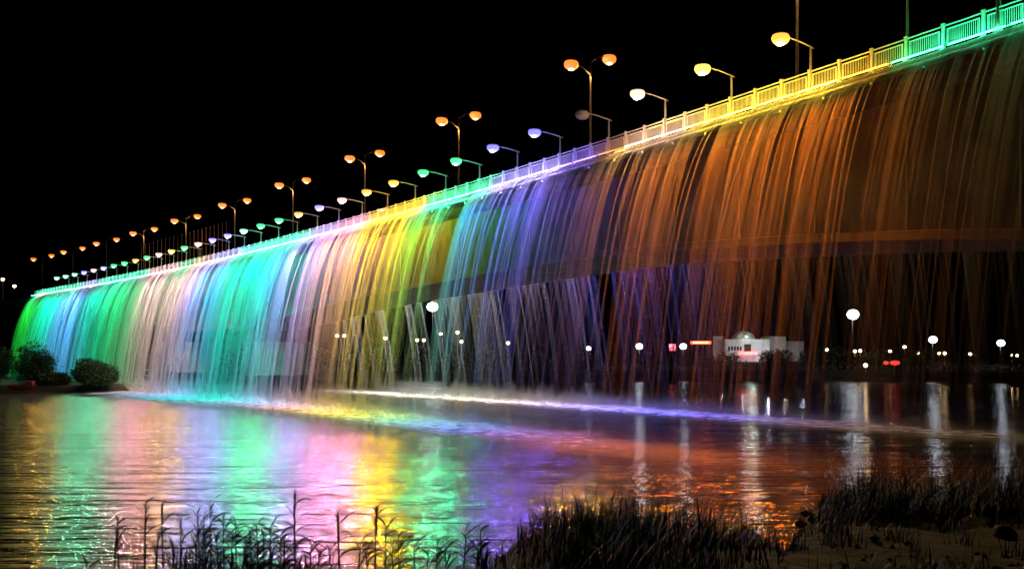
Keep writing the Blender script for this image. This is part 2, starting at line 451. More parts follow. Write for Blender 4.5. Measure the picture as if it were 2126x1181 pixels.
# piers: pile caps on braced piles with columns
def pier(name,X,Y,wid,label,hcap):
    e=empty(name,(X,Y,0),ang(s_of_x(CX+F*X/Y))); tag(e,label,'bridge pier','piers of the bridge')
    mb=MB(); mb.box((0,0,2.9+hcap/2),(wid,7.5,hcap)); mb.box((0,0,2.9+hcap+.12),(wid+.4,7.9,.24)); mb.build('pile_cap',M['concrete_pale'],e)
    zt=ZD-8; 
    for sy in(-2.2,2.2):
        mb=MB(); mb.tube([(0,sy,2.9+hcap+.2),(0,sy,zt+2.5)],.75,16); mb.build('column',M['concrete'],e,True)
    for sx in(-1,0,1):
        for sy in(-3.2,0,3.2):
            mb=MB(); mb.tube([(sx*(wid/2-.3),sy,-1.4),(sx*(wid/2-.3),sy,3.0)],.17,10); mb.build('pile',M['dark_steel'],e,True)
    for sy in(-3.2,3.2):
        for sx in(-1,1):
            mb=MB(); mb.tube([(sx*(wid/2-.3),sy,.2),(0,sy,2.8)],.07,6); mb.build('brace',M['dark_steel'],e)
        mb=MB(); mb.box((0,sy,.55),(wid-.3,.14,.2)); mb.build('cross_beam',M['dark_steel'],e)
    return e
pier('bridge_pier',-32.0,118,3.4,'bridge pier with greenish block cap on braced dark piles, nearer of two',4.2)
pier('bridge_pier',-53.5,142,6.2,'wider pale bridge pier block behind the pinkish water, farther of two',4.6)
# service walkway rail between piers and shore
e=empty('service_walkway',(-66,146,0)); tag(e,'low pale service walkway beside the pale pier block behind the falls','walkway')
mb=MB(); mb.box((0,0,2.2),(14,.8,.18),.0); mb.build('deck',M['concrete_pale'],e)
for k in range(4):
    mb=MB(); mb.tube([(-6+4*k,0,-1.2),(-6+4*k,0,2.12)],.12,8); mb.build('leg',M['dark_steel'],e)
mb=MB(); mb.tube([(-7,-.35,3.2),(7,-.35,3.2)],.05,6); mb.build('rail',M['railing'],e)
for k in range(6):
    mb=MB(); mb.tube([(-6.8+2.72*k,-.35,2.28),(-6.8+2.72*k,-.35,3.17)],.035,6); mb.build('rail_post',M['railing'],e)

# ------------------------------------------------------------------ falling water
G=9.81; V0=3.35
def jet_pts(s,side,v,vt,z0,n,zend=0.0,wob=0.0):
    """points of a water jet thrown off the edge; side +1 near, -1 far"""
    d0=.22 if side>0 else -WID-.22
    nn=Nn(s)*side; tt=Tn(s); p0=P(s)+Nn(s)*d0
    T=math.sqrt(2*(z0-zend)/G); pts=[]
    for i in range(n):
        f=(i/(n-1))**.85; tm=T*f
        dr=1-.14*f
        q=p0+nn*(v*tm*dr)+tt*(vt*tm)
        if wob: q=q+nn*(wob*f*noise.noise((s*3,f*2.5,side)))+tt*(wob*f*noise.noise((s*3+50,f*2.5,side)))
        q.z=z0-.5*G*tm*tm
        pts.append(q)
    return pts
def density(s):
    a=noise.noise((s*.33,.7,0)); b_=noise.noise((s*.95,9.1,0)); c=noise.noise((s*2.6,3.3,0))
    return .5+.55*a+.45*b_+.35*c

SECT=[(2420,1900,'sparse dim olive jets of falling water at the right end below the green railing'),
 (1900,1520,'red-orange lit jets of falling water below the yellow railing'),
 (1520,1250,'dull orange curtain of falling water left of the dark gap'),
 (1250,1010,'blue and violet lit curtain of falling water at mid bridge'),
 (1010,885,'green lit curtain of falling water next to the violet one'),
 (885,770,'golden yellow lit curtain of falling water'),
 (770,690,'tan and pink lit curtain of falling water beside the golden one'),
 (690,600,'lilac and blue curtain of falling water right of the teal one'),
 (600,455,'wide teal lit curtain of falling water in front of the nearer pier'),
 (455,330,'pinkish grey curtain of falling water in front of the pale pier block'),
 (330,215,'green and teal curtain of falling water behind the round bush'),
 (215,145,'blue lit curtain of falling water near the left end'),
 (145,76,'green lit last curtain of falling water at the far left end')]

def fall_opacity(x): return interp([(2420,.18),(2126,.20),(1900,.26),(1700,.34),(1500,.30),(1250,.27),(1150,.36),(1000,.45),(700,.58),(400,.75),(80,.85)],x)
def fall_thresh(x): return interp([(2420,.62),(1900,.56),(1500,.51),(1300,.52),(1150,.49),(1000,.43),(700,.40),(500,.38),(300,.36),(80,.36)],x)
def fall_fade(x): return interp([(2420,.97),(1500,.96),(1100,.95),(950,.92),(700,.86),(600,.80),(450,.72),(360,.66),(280,.5),(80,.45)],x)
def fall_pow(x): return interp([(2420,.5),(1100,.5),(800,.65),(500,.9),(80,1.0)],x)
GAPS=[(1512,20),(1236,9),(988,11),(925,4),(836,4),(742,4),(668,6),(622,5),(476,5),(440,3),(352,3),(300,4),(1855,10),(1760,6),(1345,7),(1105,5),(1140,5)]
def make_fall(x_hi,x_lo,label,side=1):
    off=0.0 if side>0 else -WID
    sa,sb=s_of_x(x_hi,off),s_of_x(x_lo,off)
    root=empty('waterfall',at_((sa+sb)/2,0 if side>0 else -WID,0)); RO=root.location.copy()
    tag(root,label,'waterfall','curtains of water falling from the bridge edge')
    ym=P((sa+sb)/2).y
    # thin corrugated curtains of water
    for lay in range(3 if side>0 else 2):
        ds=(.042 if ym<70 else .065 if ym<110 else .10)*(1 if side>0 else 1.5); ns=max(6,int((sb-sa)/ds)); nt_=20
        V=[];Fc=[];A=[]
        for i in range(ns+1):
            s_=sa+(sb-sa)*i/ns; x=x_of_s(s_,off)
            v=V0+(-.42,0,.40)[lay]+.35*noise.noise((s_*.6,lay*7,side))+.16*noise.noise((s_*2.3,lay*7,side+4))+.05*noise.noise((s_*6,lay*3,side))
            pts=jet_pts(s_,side,v,.10*noise.noise((s_*1.3,lay*5,8)),ZD-.10-.05*lay,nt_,0.0,.25)
            op=fall_opacity(x)*(1 if side>0 else .8); th=fall_thresh(x) if side>0 else .50; fd=fall_fade(x); fp_=fall_pow(x); rr_=smooth(1050,1300,x); wb=.42-.14*rr_; wf=.24+.16*rr_; wr=.24-.10*rr_
            gap=sum(.7*math.exp(-((x-gx)/gw)**2) for gx,gw in GAPS) if side>0 else 0
            for j,p in enumerate(pts):
                f=j/(nt_-1); V.append(tuple(p-RO)); u_=s_+lay*311.7+(900 if side<0 else 0)
                crest=math.exp(-f/.10); tt=th-.22*crest*(1 if x<1300 else .55)
                big=noise.noise((u_*.8,f*.35,.5)); mid=noise.noise((u_*2.6,f*.5,3.5)); fin=noise.noise((u_*7.5,f*.7,6.5)); fi2=noise.noise((u_*15,f*.9,2.5)) if ym<110 else 0
                q=.5+wb*big+.27*mid+wf*fin+wf*.6*fi2-gap
                k_=max(0,min(1,(q-tt)/wr)); k_=k_*k_*(3-2*k_)
                A.append(k_*min(1,op*(1-fd*f**fp_)+.25*crest*op))
        for i in range(ns):
            for j in range(nt_-1): Fc.append((i*nt_+j,(i+1)*nt_+j,(i+1)*nt_+j+1,i*nt_+j+1))
        me=bpy.data.meshes.new('water_curtain'); me.from_pydata(V,[],Fc); me.materials.append(M['curtain'])
        for nm,dat in(('wat',A),):
            at=me.attributes.new(nm,'FLOAT','POINT'); at.data.foreach_set('value',dat)
        me.polygons.foreach_set('use_smooth',[True]*len(me.polygons)); me.update()
        inst('water_curtain',me,root)
    # stronger single jets
    s_=sa+random.uniform(0,.3); k=0
    while s_<sb and k<70:
        x=x_of_s(s_,off); Y=P(s_).y
        if random.random()<max(.15,density(s_)*1.15):
            n=18; v=V0+random.uniform(-.35,.5)
            pts=jet_pts(s_,side,v,random.gauss(0,.08),ZD-.08,n,0,.3)
            r0=.00030*Y*random.uniform(.8,2.2)
            rad=[r0*(1+2.2*(i/(n-1))**1.2) for i in range(n)]
            a0=min(.85,fall_opacity(x)*1.0*random.uniform(.6,1.2)*(1 if side>0 else .6)); fade=fall_fade(x)
            fq=fall_pow(x); alp=[a0*(1-fade*(i/(n-1))**fq) for i in range(n)]
            j=MB(); j.tube([p-RO for p in pts],rad,5,False,alp); j.build('water_jet',M['fall'],root,True,True); k+=1
        s_+=random.uniform(.25,.9)*(1 if ym<75 else 2.0)*(1 if side>0 else 1.6)
for a,b_,lab in SECT: make_fall(a,b_,lab)
for a,b_,lab in [(2300,1500,'faint far-side jets of water beyond the girder, leaning right, at the right end'),
                 (1500,1130,'blue far-side jets of water leaning right below the mid girder'),
                 (1130,640,'pale crossing far-side jets of water behind the golden and green curtains')]:
    make_fall(a,b_,lab,-1)

# foam lines where the water lands
def foam(name,side,xa,xb,d,w0,label,al):
    off=0 if side>0 else -WID
    sa,sb=s_of_x(xa,off),s_of_x(xb,off); mb=MB(); n=260; m_=7
    for i in range(n+1):
        s_=sa+(sb-sa)*i/n
        wd=w0*(1+.45*noise.noise((s_*.25,1,side))+.3*noise.noise((s_*.9,2,side)))
        for k in range(m_):
            f=k/(m_-1)*2-1
            dd=(d+f*wd+.45*noise.noise((s_*.6,4,side))+.9*noise.noise((s_*.13,8,side)))*side+off
            p=at_(s_,dd,.03+.10*(1-f*f)); mb.v.append(tuple(p)); mb.a.append(al*(1-f*f)*min(1,6*i/n,5*(n-i)/n))
    for i in range(n):
        for k in range(m_-1): mb.f.append((i*m_+k,i*m_+k+1,(i+1)*m_+k+1,(i+1)*m_+k))
    o=mb.build(name,M['foam'],None,True,True); tag(o,label,'foam',kind='stuff')
foam('foam',1,1880,90,5.8,4.6,'pale line of foam where the near curtain of water lands',.8)
foam('foam',1,700,95,9.5,6.0,'broad sheet of churned pale foam in front of the left curtains',.85)
foam('foam',-1,2300,620,5.4,4.8,'pale line of foam where the far-side water lands beneath the bridge',.9)

# spray thrown up along the landing lines
def spray(side,xa,xb,label):
    off=0 if side>0 else -WID
    sa,sb=s_of_x(xa,off),s_of_x(xb,off); mb=MB(); n=int((sb-sa)/.35); m_=7
    for lay in range(4):
        b0=len(mb.v)
        for i in range(n+1):
            s_=sa+(sb-sa)*i/n; x=x_of_s(s_,off)
            hh=(1.0+.9*noise.noise((s_*.35,lay*3,side))+.6*noise.noise((s_*1.3,lay*3,side)))*interp([(2300,.7),(1500,1.1),(1000,1.8),(500,2.4),(80,2.4)],x)
            al=interp([(2300,.09),(1500,.15),(1000,.26),(500,.38),(80,.38)],x)
            for k in range(m_):
                f=k/(m_-1); dd=(4.6+lay*.8+.5*noise.noise((s_*.8,lay*9,f))+.7*f*(lay-1.5)*.5)*side+off
                p=at_(s_,dd,.02+max(.2,hh)*f); mb.v.append(tuple(p)); mb.a.append(max(0,al*(1-f)**1.3*(1+.8*noise.noise((s_*1.1,f*1.5,lay*5)))*min(1,8*i/n,8*(n-i)/n)))
        for i in range(n):
            for k in range(m_-1):
                q=b0+i*m_+k; mb.f.append((q,q+1,q+m_+1,q+m_))
    o=mb.build('spray',M['fall'],None,True,True); tag(o,label,'spray',kind='stuff')
spray(1,1900,90,'fine spray rising where the near water curtains strike the river')
spray(-1,2200,700,'fine spray rising where the far-side jets strike the river')

# ------------------------------------------------------------------ street lamps along the near edge
LC={'amber':((1,.42,.06),1.0),'yellow':((1,.58,.10),1.2),'peach':((1,.62,.42),1.0),'blue':((.16,.14,1),1.3),'green':((.05,1,.22),1.0),
    'pink':((1,.45,.5),1.0),'violet':((.30,.22,1),1.2),'mint':((.35,1,.6),1.0),'unlit':((.3,.3,.3),0)}
lamp_em={k:emat('lamp_lens_'+k,v[0],1.8*v[1]) for k,v in LC.items()}
mb=MB(); mb.tube([(0,0,0),(0,0,.25),(0,0,.26),(0,0,2.5)],[.12,.12,.085,.05],10); lp_me=mb.mesh('pole',M['railing'],True)
mb=MB(); mb.tube([(.25,0,2.43),(0,0,2.48),(-1.1,0,2.60),(-2.05,0,2.62)],[.035,.04,.035,.03],8); la_me=mb.mesh('arm',M['railing'],True)
mb=MB(); mb.ell((-2.35,0,2.60),(.46,.38,.16),12,6,-.05,1); lh_me=mb.mesh('lamp_head',M['housing'],True)
def lens_mesh(k):
    mb=MB(); mb.ell((-2.35,0,2.46),(.50,.42,.34),16,10,-1,.55); return mb.mesh('lens',lamp_em[k],True)  # lens enlarged so its coloured rim imitates a glow round the lamp
lens_me={k:lens_mesh(k) for k in LC}
hot={k:emat('glow_core_'+k,tuple(.62*q+.38 for q in v[0]),9) for k,v in LC.items() if v[1]}
def glow_core_mesh(k):
    mb=MB(); mb.ell((-2.40,-.0,2.28),(.27,.25,.22),12,8); return mb.mesh('glow_core',hot[k],True)  # pale core put in to imitate the white centre of the glow
glow_core_me={k:glow_core_mesh(k) for k in hot}
order={ -1:'unlit',0:'amber',1:'yellow',2:'peach',3:'unlit',4:'blue',5:'blue',6:'green',7:'green',8:'amber',9:'amber',10:'pink',11:'violet',12:'amber',13:'green',14:'green',
 15:'mint',16:'violet',17:'violet',18:'peach',19:'green',20:'yellow',21:'pink',22:'green',23:'amber',24:'green',25:'green',26:'violet',27:'pink',28:'violet',29:'mint',30:'mint',31:'mint'}
ordn=['first','second','third','fourth','fifth','sixth','seventh','eighth','ninth','tenth']
cnt={}
for k in sorted(order):
    col=order[k]; s_=LS0+k*5.6
    if s_>S_END+2: break
    c,p=LC[col]; cnt[col]=cnt.get(col,0)+1
    e=empty('street_lamp',at_(s_,-.32,ZD),ang(s_)+math.pi/2)   # local -x points... set below
    e.rotation_euler=(0,0,math.atan2(-Nn(s_).y,-Nn(s_).x))
    word={'unlit':'unlit'}.get(col,col+' glowing')
    tag(e,'%s street lamp on the near railing, %s of that colour from the right'%(word,nth(cnt[col])) if col!='unlit' else
        ('street lamp post cut by the top of the picture above the green railing' if k==-1 else 'unlit street lamp on the railing between peach and blue lamps'),'street lamp','street lamps along the near railing')
    inst('pole',lp_me,e); inst('arm',la_me,e); hd=inst('lamp_head',lh_me,e); e.scale=(1,1,1.35 if k==-1 else 1); inst('lens',lens_me[col],hd)
    if p: inst('glow_core',glow_core_me[col],hd)
    if p: point('lamp_light',(-2.35,0,1.85),(180 if 0<=k<=2 else 80)*p,c,.16,e)
# thick bright pole near the right edge
s_=s_of_x(2066); e=empty('pole',at_(s_,-.30,ZD)); tag(e,'thick pale pole behind the green railing near the right edge','pole')
mb=MB(); mb.tube([(0,0,0),(0,0,.3),(0,0,.31),(0,0,7.0)],[.17,.17,.13,.09],12); mb.build('shaft',M['railing'],e,True)
mb=MB(); mb.box((0,0,.03),(.5,.5,.06)); mb.build('base_plate',M['galv'],e)

# tall median masts with two sodium heads
sod=emat('sodium_halo_lens',(1,.22,.02),1.5); sodb=emat('sodium_glow_core',(1,.62,.28),9)
mb=MB(); mb.tube([(0,0,0),(0,0,.5),(0,0,.51),(0,0,10.5)],[.18,.18,.13,.07],10); mp_me=mb.mesh('pole',M['dark_steel'],True)
mb=MB(); mb.tube([(0,0,9.3),(-.8,0,9.75),(-1.75,0,9.9)],.045,8); ma_me=mb.mesh('arm',M['dark_steel'],True)
mb=MB(); mb.tube([(0,0,10.3),(.8,0,10.95),(1.75,0,11.15)],.045,8); mb_me=mb.mesh('arm',M['dark_steel'],True)
def headm(x,z):
    a=MB(); a.ell((x,0,z),(.42,.20,.13),12,6,-.05,1); b_=MB(); b_.ell((x,0,z-.14),(.64,.54,.44),16,10,-1,.55); c_=MB(); c_.ell((x,0,z-.36),(.34,.32,.28),12,8)  # big orange lens round a pale core imitates the lamp's halo
    return a.mesh('lamp_head',M['housing'],True),b_.mesh('lens',sod,True),c_.mesh('glow_core',sodb,True)
h1,l1,u1=headm(-2.05,9.9); h2,l2,u2=headm(2.05,11.15)
sm0=s_of_x(1655,-7); names=['rightmost','second from the right','third from the right','fourth from the right','fifth from the right','sixth from the right','seventh from the right','eighth from the right','ninth from the right','tenth from the right','eleventh from the right','twelfth from the right']
for k in range(11):
    s_=sm0+k*20.6
    if s_>SMAX-2: break
    e=empty('double_lamp_mast',at_(s_,-7,ZD+.24)); n_=Nn(s_); e.rotation_euler=(0,0,math.atan2(-n_.y,-n_.x))
    tag(e,'tall median mast with two orange sodium lamps, %s'%names[k],'lamp mast','double lamp masts on the bridge median')
    for nm,me in(('pole',mp_me),('arm',ma_me),('arm',mb_me)): inst(nm,me,e)
    for hh_,ll_,uu_ in((h1,l1,u1),(h2,l2,u2)):
        hd=inst('lamp_head',hh_,e); inst('lens',ll_,hd); inst('glow_core',uu_,hd)
    if k<8: point('lamp_light',(0,0,9.2),300,(1,.45,.12),.2,e)

# flagpoles on the far side of the road
fp=noisy('flagpole_red_brown',(.35,.13,.08),(.48,.2,.12),5,.5,.05)
mb=MB(); mb.tube([(0,0,0),(0,0,9.0)],[.09,.045],8); f_me=mb.mesh('shaft',fp,True)
mb=MB(); mb.ell((0,0,9.03),(.09,.09,.09),8,6); ft_me=mb.mesh('finial',M['galv'],True)
for k in range(22):
    x=470-k*8.4; s_=s_of_x(x,-10)
    e=empty('flagpole',at_(s_,-10,ZD+.06)); tag(e,'thin reddish flagpole, %s from the right of the tall row on the bridge'%nth(k+1),'flagpole','row of tall flagpoles on the left')
    inst('shaft',f_me,e); inst('finial',ft_me,e)
mb=MB(); mb.tube([(0,0,0),(0,0,3.4)],[.07,.05],8); f2=mb.mesh('shaft',fp,True)
mb=MB(); mb.ell((0,0,3.42),(.09,.09,.09),8,6); ft2=mb.mesh('finial',M['galv'],True)
for kk,x in enumerate((1165,1192,1290,1318,1408,1442,1480,1512,1556,1600,1632)):
    s_=s_of_x(x,-12); e=empty('short_pole',at_(s_,-12,ZD+.06)); tag(e,'short brown pole behind the railing lamps, %s from the left'%nth(kk+1),'pole','short brown poles behind the railing')
    inst('shaft',f2,e); inst('finial',ft2,e)

# ------------------------------------------------------------------ vegetation
def leaf_cloud(mb, c, r, n, size, seedv=0, shell=.55):
    for _ in range(n):
        while True:
            p=Vector((random.uniform(-1,1),random.uniform(-1,1),random.uniform(-1,1)))
            if p.length<1 and p.length>random.random()*shell: break
        k=1+.28*noise.noise((p.x*2+seedv,p.y*2,p.z*2))
        q=Vector((c[0]+p.x*r[0]*k,c[1]+p.y*r[1]*k,c[2]+p.z*r[2]*k))
        if noise.noise((q.x*1.1/size*.22+seedv,q.y*1.1/size*.22,q.z*1.1/size*.22))<-.18: continue
        a=Vector((random.uniform(-1,1),random.uniform(-1,1),random.uniform(-.3,1))).normalized()
        b_=a.cross(Vector((random.uniform(-1,1),random.uniform(-1,1),random.uniform(-1,1)))).normalized()
        sl=size*random.uniform(.6,1.4)
        mb.add([q-b_*sl*.22,q+a*sl*.5-b_*sl*.05,q+a*sl,q+a*sl*.45+b_*sl*.26],[(0,1,2,3)])
def bush(name,X,Y,zb,w_,h,label,cat='bush',group=None,n=1500,leaf=.35,trunk=True):
    e=empty(name,(X,Y,zb)); tag(e,label,cat,group)
    mb=MB(); nl=10
    for k in range(nl):
        an=random.uniform(0,6.28); rr=random.uniform(.1,.62)
        leaf_cloud(mb,(math.cos(an)*rr*w_/2,math.sin(an)*rr*w_/2,h*(.28+.46*random.random()*(1.15-rr))),(w_*random.uniform(.18,.30),w_*random.uniform(.18,.30),h*random.uniform(.16,.28)),n//nl,leaf,X+k)
    leaf_cloud(mb,(0,0,h*.35),(w_*.45,w_*.45,h*.35),n//3,leaf,X)
    mb.build('crown',M['leaf'],e)
    tb=MB()
    for k in range(5):
        an=k*1.26+random.random(); tb.tube([(0,0,-.3),(math.cos(an)*w_*.1,math.sin(an)*w_*.1,h*.3),(math.cos(an)*w_*.28,math.sin(an)*w_*.28,h*.7)],[.10,.07,.03],6)
    tb.build('trunk',M['bark'],e)
    return e
def img(x,y,Y): return ((x-CX)/F*Y, Y, HC-(y-HORIZ)/F*Y)
bush('round_bush',-62.6,130,.3,7.6,5.6,'round dark green bush at the waterline left of the falls',n=9000,leaf=.40)
for i,(X,Y,w_,h,lab) in enumerate([(-75,136,7.5,8.2,'dark tree on the left shore in front of the green water curtain'),(-81,134,9,9.0,'big dark tree at the left edge of the shore'),
    (-70,133,5,3.2,'low green shrub between the round bush and the left trees'),(-88,140,9,9.4,'dark tree half cut by the left edge of the picture')]):
    bush('shore_tree' if h>5 else 'shrub',X,Y,.6,w_,h,lab,'tree' if h>5 else 'shrub',n=8000,leaf=.42)
# red boat / hut on the left shore
e=empty('boat',(-72.2,128.0,.35),.12); tag(e,'small red boat drawn up on the dark left shore','boat')
mb=MB(); hull=[]
for i in range(9):
    f=i/8*2-1; wd=.7*(1-abs(f)**3)+.06
    for a_ in range(7):
        an=math.pi*(a_/6); hull.append((f*2.0,-math.cos(an)*wd,.75-math.sin(an)*.75*(1-.35*abs(f)**2)+.18*f*f))
mb.add(hull,[(i*7+a_,i*7+a_+1,(i+1)*7+a_+1,(i+1)*7+a_) for i in range(8) for a_ in range(6)]); mb.build('hull',M['boat'],e,True)
mb=MB(); mb.box((.9,0,1.0),(1.1,1.0,.7)); mb.box((.9,0,1.39),(1.3,1.2,.08)); mb.build('cabin',M['boat'],e)
mb=MB(); mb.box((-.6,0,.62),(.3,1.1,.06)); mb.build('thwart',M['bark'],e)

# far tree line
i=0; x=-150.0
while x<170:
    Y=far_shore(x)+random.uniform(7,15); h=random.uniform(4.8,7.2); w_=random.uniform(6.5,11)
    if not(-118<x<-92):
        e=empty('bank_tree',(x,Y,1.6)); i+=1; tag(e,'dark bushy tree on the far bank, %s from the left of the row'%nth(i),'tree','dark trees lining the far bank')
        mb=MB()
        for k in range(3): leaf_cloud(mb,(random.uniform(-.25,.25)*w_,random.uniform(-1,1),h*random.uniform(.4,.65)),(w_*.38,w_*.3,h*.36),240,.8,x+k)
        leaf_cloud(mb,(0,0,h*.3),(w_*.5,w_*.35,h*.32),200,.8,x)
        mb.build('crown',M['leaf'],e)
        tb=MB(); tb.tube([(0,0,-.5),(.1,0,h*.4),(.3,.1,h*.75)],[.22,.16,.06],6); tb.build('trunk',M['bark'],e)
    x+=random.uniform(4.6,7.0)

# ------------------------------------------------------------------ far bank lamps and buildings
white=emat('floodlight_lens',(.80,.88,1),14); warm=emat('warm_lens',(1,.66,.32),22)
def mast(x,y,Y,label,power,size,zb=2.0):
    X,_,Z=img(x,y,Y); e=empty('floodlight_mast',(X,Y,zb)); tag(e,label,'floodlight','white floodlight masts on the far bank'); h=Z-zb
    mb=MB(); mb.tube([(0,0,0),(0,0,h)],[.2,.09],8); mb.build('pole',M['dark_steel'],e,True)
    mb=MB(); mb.box((0,.05,h),(size*2.4,.25,.18)); mb.build('crossbar',M['galv'],e)
    a=MB(); a.ell((0,-.3,h),(size*1.1,.5,size*.92),24,14); a.build('lens',white,e,True)  # lens widened to stand in for the lamp's glare
    for k in range(6):
        an=k*math.pi/3; a=MB(); a.box((math.cos(an)*size*.6,.3,h+math.sin(an)*size*.5),(size*.5,.3,size*.5)); a.build('lamp_head',M['housing'],e)
    point('lamp_light',(0,-1.0,h),power,(.84,.9,1),size,e)
mast(1770,653,205,'biggest white floodlight mast on the far bank at right',800,1.25)
mast(1936,705,235,'white floodlight on the far bank, middle of the three at right',400,1.0)
mast(2077,712,240,'white floodlight on the far bank nearest the right edge',400,.95)
mast(898,637,215,'tall white floodlight mast seen through the pale crossing jets',800,1.2)
mast(1418,719,262,'white floodlight beside the red lit sign',300,.9)
mast(1327,719,262,'white floodlight second to the left of the red lit sign',300,.9)
mast(1222,723,262,'small white floodlight on the far bank left of the two brighter ones',200,.6)
mb=MB(); mb.tube([(0,0,0),(0,0,1)],[.09,.06],6); wl_p=mb.mesh('pole',M['galv'],True)
mb=MB(); mb.ell((0,0,0),(.42,.42,.36),10,8); wl_l=mb.mesh('lens',warm,True)
wl_m=[(700,697),(715,697),(800,702),(866,706),(880,706),(915,693),(950,690),(958,709),(1055,712),(1717,726),(1775,729),(1786,728),(1848,729),(1878,720),(1906,733),(1950,733),(1961,733),(2014,735),(2101,738),(2112,738),(1797,758),(203,670),(590,680),(30,594),(6,580)]
for i,(x,y) in enumerate(wl_m):
    Y=250 if y<745 else 190
    if x<600: Y=235 if x>100 else 255
    X,_,Z=img(x,y,Y); zb=2.0; e=empty('bank_lamp',(X,Y,zb)); side='right' if x>1500 else ('left' if x<620 else 'centre')
    tag(e,'small warm lamp on the %s of the far bank, %s from its left'%(side,nth(1+sum(1 for q in wl_m if q[0]<x and (('right' if q[0]>1500 else 'left' if q[0]<620 else 'centre')==side)))),'lamp','small warm lamps on the far bank')
    p=inst('pole',wl_p,e); p.scale=(1,1,max(.3,Z-zb)); l=inst('lens',wl_l,e,(0,0,Z-zb))

# domed building
Y=330.0; X=(1552-CX)/F*Y; u=Y/F
e=empty('domed_building',(X,Y,3)); tag(e,'white domed hall with pale dome and red lit entrance on the far bank','building')
zt=HC+(HORIZ-704)*u-3
def bpart(nm,x0,x1,yt,mat,dy=0,dep=12,yb=745):
    mb=MB(); zt_=HC+(HORIZ-yt)*u-3; xx0,xx1=(x0-1552)*u,(x1-1552)*u
    mb.box(((xx0+xx1)/2,dy+dep/2,zt_/2),(xx1-xx0,dep,zt_)); return mb.build(nm,mat,e)
bpart('main_hall',1506,1598,704,M['white_wall']); bpart('wing',1482,1506,698,M['grey_wall'],1.5); bpart('wing',1600,1634,698,M['grey_wall'],1.5); bpart('annexe',1635,1674,708,M['grey_wall'],3)
mb=MB(); R=24*u; mb.ell((0,6,zt),(R,R,18*u),28,10,0,1); dm=mb.build('dome',M['dome'],e,True)
for k in range(10):
    an=math.pi*2*k/10; mb=MB(); mb.tube([(math.cos(an)*R*math.cos(t_)*1.01,6+math.sin(an)*R*math.cos(t_)*1.01,zt+18*u*math.sin(t_)*1.01) for t_ in[.0,.4,.8,1.2,1.5]],.08,4); mb.build('dome_rib',M['grey_wall'],e)
mb=MB(); mb.tube([(0,6,zt+18*u),(0,6,zt+18*u+1.2)],[.2,.04],6); mb.build('finial',M['galv'],e)
for k in range(5):
    mb=MB(); mb.box(((1512+k*6-1552)*u+.3,-.03,zt*.62),(.7,.1,1.5)); mb.build('window',M['dark_glass'],e)
mb=MB(); mb.box((0,-.05,zt*.62),(2.6,.2,3.2)); mb.build('entrance',M['dark_glass'],e)
red=emat('red_neon',(1,.05,.03),7)
mb=MB(); mb.ell((0,-.9,zt*.42),(3.6,.3,.6),16,8); mb.build('red_canopy_light',red,e,True)
point('dome_light',(0,-5.5,zt+2.2),2200,(.7,1,.85),.3,e); 
mb=MB(); mb.ell((-.5,-.1,zt+1.0),(.28,.28,.28),8,6); mb.build('dome_lamp',emat('dome_lamp_lens',(.8,1,.9),12),e,True)
for xx,pw,cl in((-3.5,350,(.8,.8,1)),(6.0,1300,(.75,.75,1)),(12,450,(1,.85,.6)),(-11,350,(.9,.8,.9)),(19,350,(.8,.9,1))):
    point('facade_light',(xx,-6,2.0),pw,cl,.3,e)
    mb=MB(); mb.box((xx,-6.3,1.8),(.5,.3,.3)); mb.build('facade_floodlight',M['housing'],e)
# red sign on a frame
Xs,_,Zs=img(1455,711,300); e=empty('red_sign',(Xs,300,3)); tag(e,'long red glowing sign on posts left of the domed hall','sign')
mb=MB(); mb.box((0,0,Zs-3),(7.0,.3,1.0)); mb.build('panel',red,e)
mb=MB(); mb.box((0,-.17,Zs-3),(5.2,.06,.25)); mb.build('bright_band',emat('sign_yellow',(1,.6,.15),8),e)
for sx in(-3,3):
    mb=MB(); mb.tube([(sx,.2,0),(sx,.2,Zs-3.4)],.12,6); mb.build('post',M['galv'],e)
Xs,_,Zs=img(1396,721,300); e=empty('pink_sign',(Xs,300,3)); tag(e,'small pink glowing sign beside the white floodlight','sign')
mb=MB(); mb.box((0,0,Zs-3),(2.2,.3,2.2)); mb.build('panel',emat('pink_neon',(1,.15,.22),4),e)
mb=MB(); mb.tube([(0,.2,0),(0,.2,Zs-4)],.12,6); mb.build('post',M['galv'],e)
Xs,_,Zs=img(1858,753,186); e=empty('red_beacon',(Xs,186,1)); tag(e,'red glowing light low on the far bank at right','light')
mb=MB(); mb.ell((0,0,Zs-1),(1.1,.4,.5),12,8); mb.ell((-1.9,0,Zs-1),(.6,.4,.4),12,8); mb.build('lens',emat('red_beacon',(1,.05,.03),1.3),e,True)
mb=MB(); mb.tube([(0,.1,0),(0,.1,Zs-1.2)],.1,6); mb.build('post',M['galv'],e)

